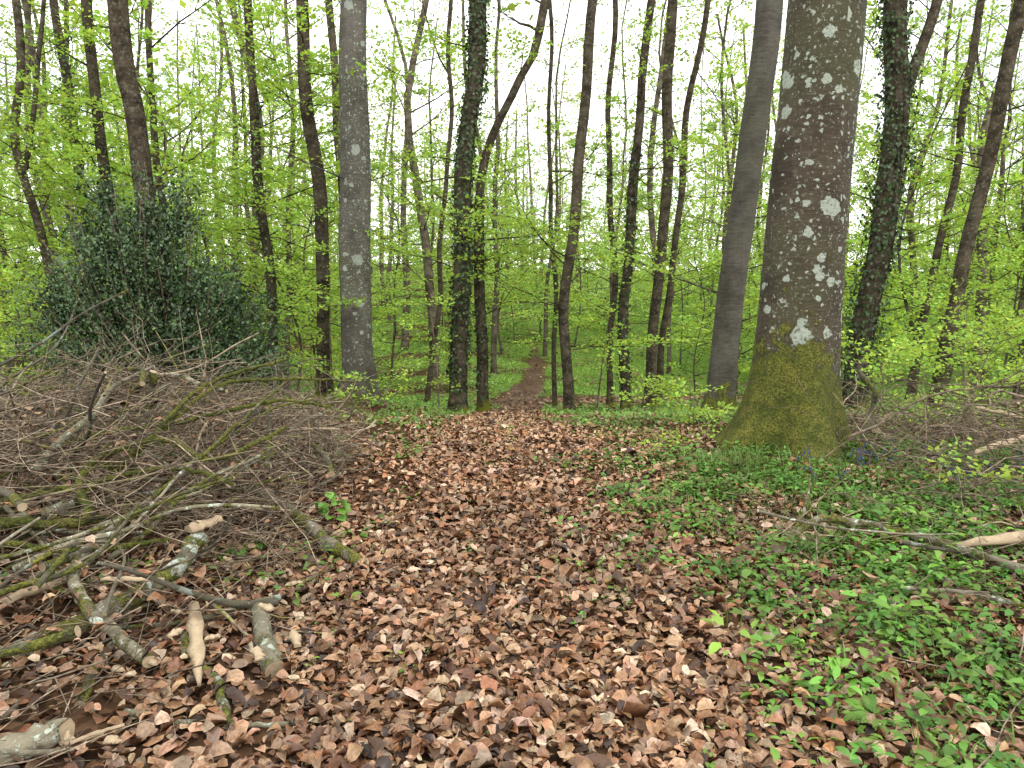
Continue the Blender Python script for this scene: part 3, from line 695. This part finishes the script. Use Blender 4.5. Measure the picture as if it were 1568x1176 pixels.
acc = Acc()
Hr = lambda x, y: .10+.46*np.exp(-((x-4.2)**2/1.8+(y-6.3)**2/1.4))+.18*np.exp(-((x-3.4)**2/1.0+(y-4.9)**2/.7))
brush(acc, 900, (2.9, 6.5, 4.5, 8.2), Hr, (.4, 1.2), (.0015, .0045), .12)
brush(acc, 280, (1.5, 5.5, 2.2, 5), lambda x, y: Hr(x, y)*.9+.03, (.3, .9), (.0018, .005), .2)
brush(acc, 80, (3.1, 6.5, 5.0, 8.0), Hr, (.6, 1.5), (.006, .014), .35)
brush(acc, 18, (1.8, 4.2, 2.6, 4.8), lambda x, y: .12, (.5, 1.1), (.007, .013), .4, mat=2)
for i in range(36):
    x, y = R.uniform(3.0, 5.0), R.uniform(5.0, 7.2); a = R.uniform(-.5, 3.6); L = R.uniform(.6, 1.4)
    g = float(ht(x, y)); dx, dy = math.cos(a)*L, math.sin(a)*L*.5
    q = spline([(x, y, g), (x+dx*.3, y+dy*.3, g+L*.42), (x+dx*.7, y+dy*.7, g+L*.5), (x+dx, y+dy, g+L*.30)], 12)
    tube(acc, q, np.linspace(.007, .002, 12), 5, 0, (.25, .1, .42)); twiglets(acc, q, 5, .3, .0025)
splinter(acc, (3.6, 5.6, .32), (4.3, 5.9, .42), .04, .03)
splinter(acc, (4.1, 6.4, .55), (4.6, 6.0, .45), .035, .025)
acc.obj('brushwood_pile', [TWIG, WOOD, LOGB])
acc = Acc()
q = polyb(acc, [(1.604, 4.15, .10), (1.80, 4.3, .17), (1.977, 4.35, .19), (2.348, 4.1, .17), (2.67, 3.65, .15), (3.05, 3.3, .14)], .019, .027, 10, .45, .5, .7, 1, 1); twiglets(acc, q, 8, .28, .005)
polyb(acc, [(1.66, 4.2, .12), (1.86, 4.5, .21), (2.05, 4.9, .30)], .014, .007, 8, .5, .4, .65)
acc.obj('fallen_branch', [TWIG, WOOD, LOGB])
acc = Acc()
q = polyb(acc, [(1.926, 3.45, .13), (2.19, 3.35, .15), (2.37, 3.2, .15), (2.8, 3.0, .14)], .010, .014, 8, .4, .5, .6, 1, 1); twiglets(acc, q, 6, .3, .004)
acc.obj('fallen_branch', [TWIG, WOOD, LOGB])
acc = Acc()
splinter(acc, (2.48, 3.95, .16), (3.2, 3.9, .30), .05, .04)
acc.obj('split_log', [TWIG, WOOD])
acc = Acc()
q = polyb(acc, [(3.0, 6.2, .02), (3.09, 6.3, .35), (3.2, 6.4, .55), (3.20, 6.4, .70), (3.10, 6.5, .86), (3.13, 6.5, .93), (3.17, 6.5, .9)], .030, .014, 10, .3, .1, .3, None, 1, n=40); twiglets(acc, q, 5, .35, .004)
acc.obj('dead_branch_stub', [TWIG, WOOD, LOGB])

# ------------------------------------------------------------------ ground plants
def herbs(acc, n, x0, x1, y0, y1, dens, col=(.10, .225, .033), size=1., hmax=.13, nl=7):
    x = R.uniform(x0, x1, n); y = R.uniform(y0, y1, n); k = R.random(n) < dens(x, y); x = x[k]; y = y[k]; n = len(x)
    base = np.stack([x, y, ht(x, y)], 1)
    sv = R.uniform(.6, 1.4, n)*size
    H = R.uniform(.03, hmax, n)*sv
    pc = R.uniform(.55, 1.4, (n, 1))*np.array(col)*np.concatenate([R.uniform(.8, 1.35, (n, 1)), np.ones((n, 1)), np.ones((n, 1))], 1)
    for lf in range(nl):
        a = R.random(n)*TAU; rad = R.uniform(.01, .05, n)*sv
        P0 = base+np.stack([np.cos(a)*rad, np.sin(a)*rad, H*R.uniform(.5, 1, n)], 1)
        D = np.stack([np.cos(a), np.sin(a), R.uniform(-.5, .35, n)], 1)
        N = np.stack([R.normal(0, .3, n), R.normal(0, .3, n), np.ones(n)], 1)
        L = R.uniform(.022, .055, n)*sv
        leaves(acc, P0, D, N, L, L*R.uniform(.32, .65, n), pc*R.uniform(.8, 1.2, (n, 1)), 0, 'rag', -.25, .1)
def blades(acc, x, y, L, col, wid=.006, lean=.6):
    n = len(x); g = ht(x, y); a = R.random(n)*TAU; ln = L*R.uniform(.6, 1.2, n); le = R.uniform(.15, 1, n)*lean
    o = np.stack([x, y, g], 1); dh = np.stack([np.cos(a), np.sin(a), 0*a], 1); s = np.stack([-np.sin(a), np.cos(a), 0*a], 1)*wid
    rows = []
    for t, w in ((0, .8), (.35, 1), (.7, .75), (1, .08)):
        c = o+dh*(ln*le*t**1.7)[:, None]+np.array([0, 0, 1.])*(ln*(t-.42*le*t*t))[:, None]
        rows += [c+s*w, c-s*w]
    V = np.stack(rows, 1); k = 8; oo = (np.arange(n)*k)[:, None, None]
    F = (oo+np.array([[0, 1, 3, 2], [2, 3, 5, 4], [4, 5, 7, 6]])[None]).reshape(-1, 4)
    acc.add(V.reshape(-1, 3), F, 0, np.repeat(leafcol(n, col, .3), k, 0))

acc = Acc()
edge = lambda x, y: sstep(.35, 1.4, x-.10*np.maximum(0, 5-y)+.25*nz(x, y, 3))
rd_ = lambda x, y: sstep(-.50, .40, nz(x, y, 2.3, .7)+.25*nz(x, y, 5, 1)+.15*sstep(3.5, 5, y))*edge(x, y)
herbs(acc, 8800, .4, 4.8, 1.7, 6.8, rd_)
herbs(acc, 2200, .8, 4.5, 1.7, 4.8, lambda x, y: sstep(-.1, .6, nz(x, y, 2.6, 5))*sstep(.7, 1.5, x), (.14, .30, .04), 1.2)
herbs(acc, 480, -.9, .9, 1.7, 10, lambda x, y: np.clip(.05+nz(x, y, 2.5, 2), 0, .5), (.12, .27, .035), .7)
herbs(acc, 1100, -4.5, -.8, 1.7, 7, lambda x, y: np.clip(.05+nz(x, y, 1.6, 2.4)*1.4, 0, .9), (.10, .22, .03), 1.)
herbs(acc, 4800, -5, 7, 6.5, 13.5, lambda x, y: np.clip(.45+.6*nz(x, y, 1.1, 2), 0, 1)*(1-path_mask(x, y))*sstep(.6, 1.1, np.abs(x-pathx(y))), (.13, .26, .04), 1.15, nl=5)
x = R.uniform(.7, 5, 9000); y = R.uniform(1.8, 8, 9000); k = R.random(9000) < np.clip(nz(x, y, 1.2, 4)*1.4+.15, 0, .6)*sstep(.7, 1.6, x)
blades(acc, x[k], y[k], .15, (.11, .21, .035), .0035, 1.0)
acc.obj('woodland_herbs', [HERB])
acc = Acc()   # dead leaves lying over and among the plants
scatter_litter(acc, 4000, .8, 4.6, 1.6, 6.5, lambda x, y: np.clip(.4+.6*nz(x, y, 2.1, 6), .05, 1), 1.0, 'bee', 1.05, hf=lambda x, y: .10+0*x)
acc.obj('leaf_litter', [LITTER])

acc = Acc()
n = 170000
y = np.exp(R.uniform(math.log(9), math.log(64), n)); x = R.uniform(-1, 1, n)*(.72*y+2)
g = np.clip(.58+.9*nz(x, y, .35, 2)+.5*nz(x, y, 1.3, 1), .0, 1)*(1-path_mask(x, y))*sstep(.0, .3, np.abs(x-pathx(y))-.4)
g = g*np.where((x < -1.8) & (y < 12), .15, 1)
k = R.random(n) < g; x = x[k]; y = y[k]; n = len(x)
sz = .042+.0022*y
a = R.random(n)*TAU
P0 = np.stack([x, y, ht(x, y)+R.random(n)*(.05+.0015*y)], 1)
D = np.stack([np.cos(a), np.sin(a), R.uniform(-.1, 1.0, n)], 1); N = R.normal(0, .5, (n, 3))+np.array([0, 0, 1.])
cc = leafcol(n, (.20, .345, .065), .45)*(.85+.4*nz(x, y, .5, 3))[:, None]
leaves(acc, P0, D, N, sz*R.uniform(.7, 1.4, n), sz*.55, cc, 0)
acc.obj('green_ground_cover', [HERB])
# old dead leaves showing through on the slopes
acc = Acc()
n = 26000
y = np.exp(R.uniform(math.log(12), math.log(55), n)); x = R.uniform(-1, 1, n)*(.6*y+2)
k = R.random(n) < np.clip(.3-.9*nz(x, y, .35, 2)-.5*nz(x, y, 1.3, 1), 0, 1); x = x[k]; y = y[k]; n = len(x); a = R.random(n)*TAU
leaves(acc, np.stack([x, y, ht(x, y)+.03+.0006*y+R.random(n)*.03], 1), np.stack([np.cos(a), np.sin(a), R.normal(0, .2, n)], 1), R.normal(0, .4, (n, 3))+np.array([0, 0, 1.]), .07+.003*y, .05+.002*y, litter_cols(n)*.7, 0)
acc.obj('leaf_litter', [LITTER])

acc = Acc()
cx, cy = R.normal(1.90, .20, 420), R.normal(6.1, .14, 420)
blades(acc, cx, cy, .22, (.12, .18, .035), .004, 1.3)
acc.obj('grass_tuft', [HERB])
acc = Acc()
for cx, cy, n, s in ((-1.22, 4.85, 16, .10), (.35, 4.35, 8, .05)):
    a = R.random(n)*TAU; P0 = np.stack([cx+.05*np.cos(a), cy+.05*np.sin(a), float(ht(cx, cy))+R.uniform(.04, .16, n)], 1)
    leaves(acc, P0, np.stack([np.cos(a), np.sin(a), R.uniform(-.2, .4, n)], 1), R.normal(0, .3, (n, 3))+np.array([0, -.2, 1.]), s*R.uniform(.7, 1.2, n), s*.75, leafcol(n, (.15, .32, .05), .2), 0, 'ov', -.3, .1)
acc.obj('broad_leaved_plant', [HERB])

acc = Acc()
for i in range(30):
    x, y = R.uniform(2.3, 4.4), R.uniform(4.9, 6.3)
    if (x-2.7)**2+(y-7)**2 < .7: continue
    g = float(ht(x, y)); h = R.uniform(.17, .27); a = R.random()*TAU; lean = .06
    q = spline([(x, y, g), (x+lean*.3*math.cos(a), y, g+h*.6), (x+lean*math.cos(a), y+lean*math.sin(a), g+h), (x+2*lean*math.cos(a), y+2*lean*math.sin(a), g+h*.96)], 8)
    tube(acc, q, .002, 3, 0, (.06, .13, .03))
    for j in range(5):
        p = q[3+j*4//5]; o = p+R.normal(0, .006, 3)
        tube(acc, [o, o+(0, 0, -.007), o+(0, 0, -.016), o+(0, 0, -.019)], [.002, .0045, .0045, .007], 6, 1, (.085, .075, .28))
n = 600; x = R.uniform(2.0, 4.8, n); y = R.uniform(4.5, 6.8, n)
blades(acc, x, y, .18, (.09, .18, .03), .005, 1.1)
acc.obj('bluebells', [HERB, PETAL])

def sapling(name, x, y, H, n, col=(.37, .54, .10), L=.6, ls=.06):
    acc = Acc(); g = float(ht(x, y)); b0 = np.array([x, y, g])
    e = b0+np.array([R.normal(0, .15), R.normal(0, .1), H]); q = spline([b0, (b0+e)/2+R.normal(0, .05, 3), e], 10)
    tube(acc, q, np.linspace(.012+.004*H, .004, 10), 6, 0, (.2, 0, .45))
    for i in range(n):
        o = q[int(R.integers(2, 10))]; a = R.random()*TAU
        grow(acc, o, (math.cos(a), math.sin(a), R.uniform(0, .5)), L*R.uniform(.6, 1.3), .005, 7, 45, ls, col, (.0, 0, .4), k=3)
    return acc.obj(name, [TWIG, LEAF])
for a in ((1.75, 9.4, .5, 9, .6, .055), (2.35, 9.0, .45, 8, .5, .055), (1.55, 7.2, .2, 5, .3, .045), (-1.25, 12.4, 1.9, 11, .55, .06),
          (-2.0, 11.5, .6, 6, .5, .06), (1.7, 14.5, 2.1, 9, .8, .065), (4.3, 8.6, .9, 9, .8, .06), (5.8, 9.2, 1.1, 10, .9, .06),
          (6.6, 10.4, 1.5, 12, 1.0, .06), (3.1, 4.9, .25, 5, .3, .05), (4.6, 7.4, .35, 6, .5, .05), (-6.8, 12.5, 2.4, 14, 1.0, .065),
          (-8.0, 11.5, 1.2, 14, 1.0, .065), (-9.6, 13.0, 2.0, 16, 1.1, .065), (-2.3, 10.6, .5, 5, .4, .06),
          (-3.3, 13.4, 2.6, 12, .9, .065), (8.3, 12.0, 2.0, 16, 1.1, .065), (7.2, 11.0, 1.2, 12, 1.0, .065)):
    sapling('beech_sapling', a[0], a[1], a[2], a[3], L=a[4], ls=a[5])

# ------------------------------------------------------------------ sky and light
w = bpy.data.worlds.new('World'); sc.world = w; w.use_nodes = True
nt = w.node_tree; nt.nodes.clear(); b = NB(nt)
EL, ROT = math.radians(52), math.radians(150)
sky = b.n('ShaderNodeTexSky', sky_type='NISHITA'); sky.sun_disc = False; sky.sun_elevation = EL; sky.sun_rotation = ROT
tc = b.n('ShaderNodeTexCoord').outputs['Generated']
cl, _ = b.noise(b.mapping(tc, (1, 1, 2.5)), 2.6, 2, .6)
cloud = b.mix(cl, (13.2, 13.7, 14.1), (19.5, 19.4, 19.0))
col = b.mix(b.ramp(cl, .32, .52, .62, .96), sky.outputs[0], cloud)
bg = b.n('ShaderNodeBackground'); nt.links.new(col, bg.inputs[0]); bg.inputs[1].default_value = .15
o = b.n('ShaderNodeOutputWorld'); nt.links.new(bg.outputs[0], o.inputs[0])
sl = bpy.data.lights.new('sun', 'SUN'); sl.energy = 1.5; sl.angle = math.radians(16); sl.color = (1, .95, .86)
so = bpy.data.objects.new('sun', sl); sc.collection.objects.link(so)
from mathutils import Vector
sd = Vector((math.sin(ROT)*math.cos(EL), math.cos(ROT)*math.cos(EL), math.sin(EL)))
so.rotation_euler = sd.to_track_quat('Z', 'Y').to_euler(); so.location = sd*30

# ------------------------------------------------------------------ camera
cd = bpy.data.cameras.new('camera'); cam = bpy.data.objects.new('camera', cd); sc.collection.objects.link(cam)
cam.location = (0, 0, 1.6+float(ht(0, 0))); cam.rotation_euler = (math.radians(90-7.5), 0, 0)
cd.sensor_width = 36; cd.lens = 36*1120/1568; cd.clip_start = .05; cd.clip_end = 1500
sc.camera = cam
sc.view_settings.view_transform = 'Standard'; sc.view_settings.look = 'None'; sc.view_settings.exposure = 0
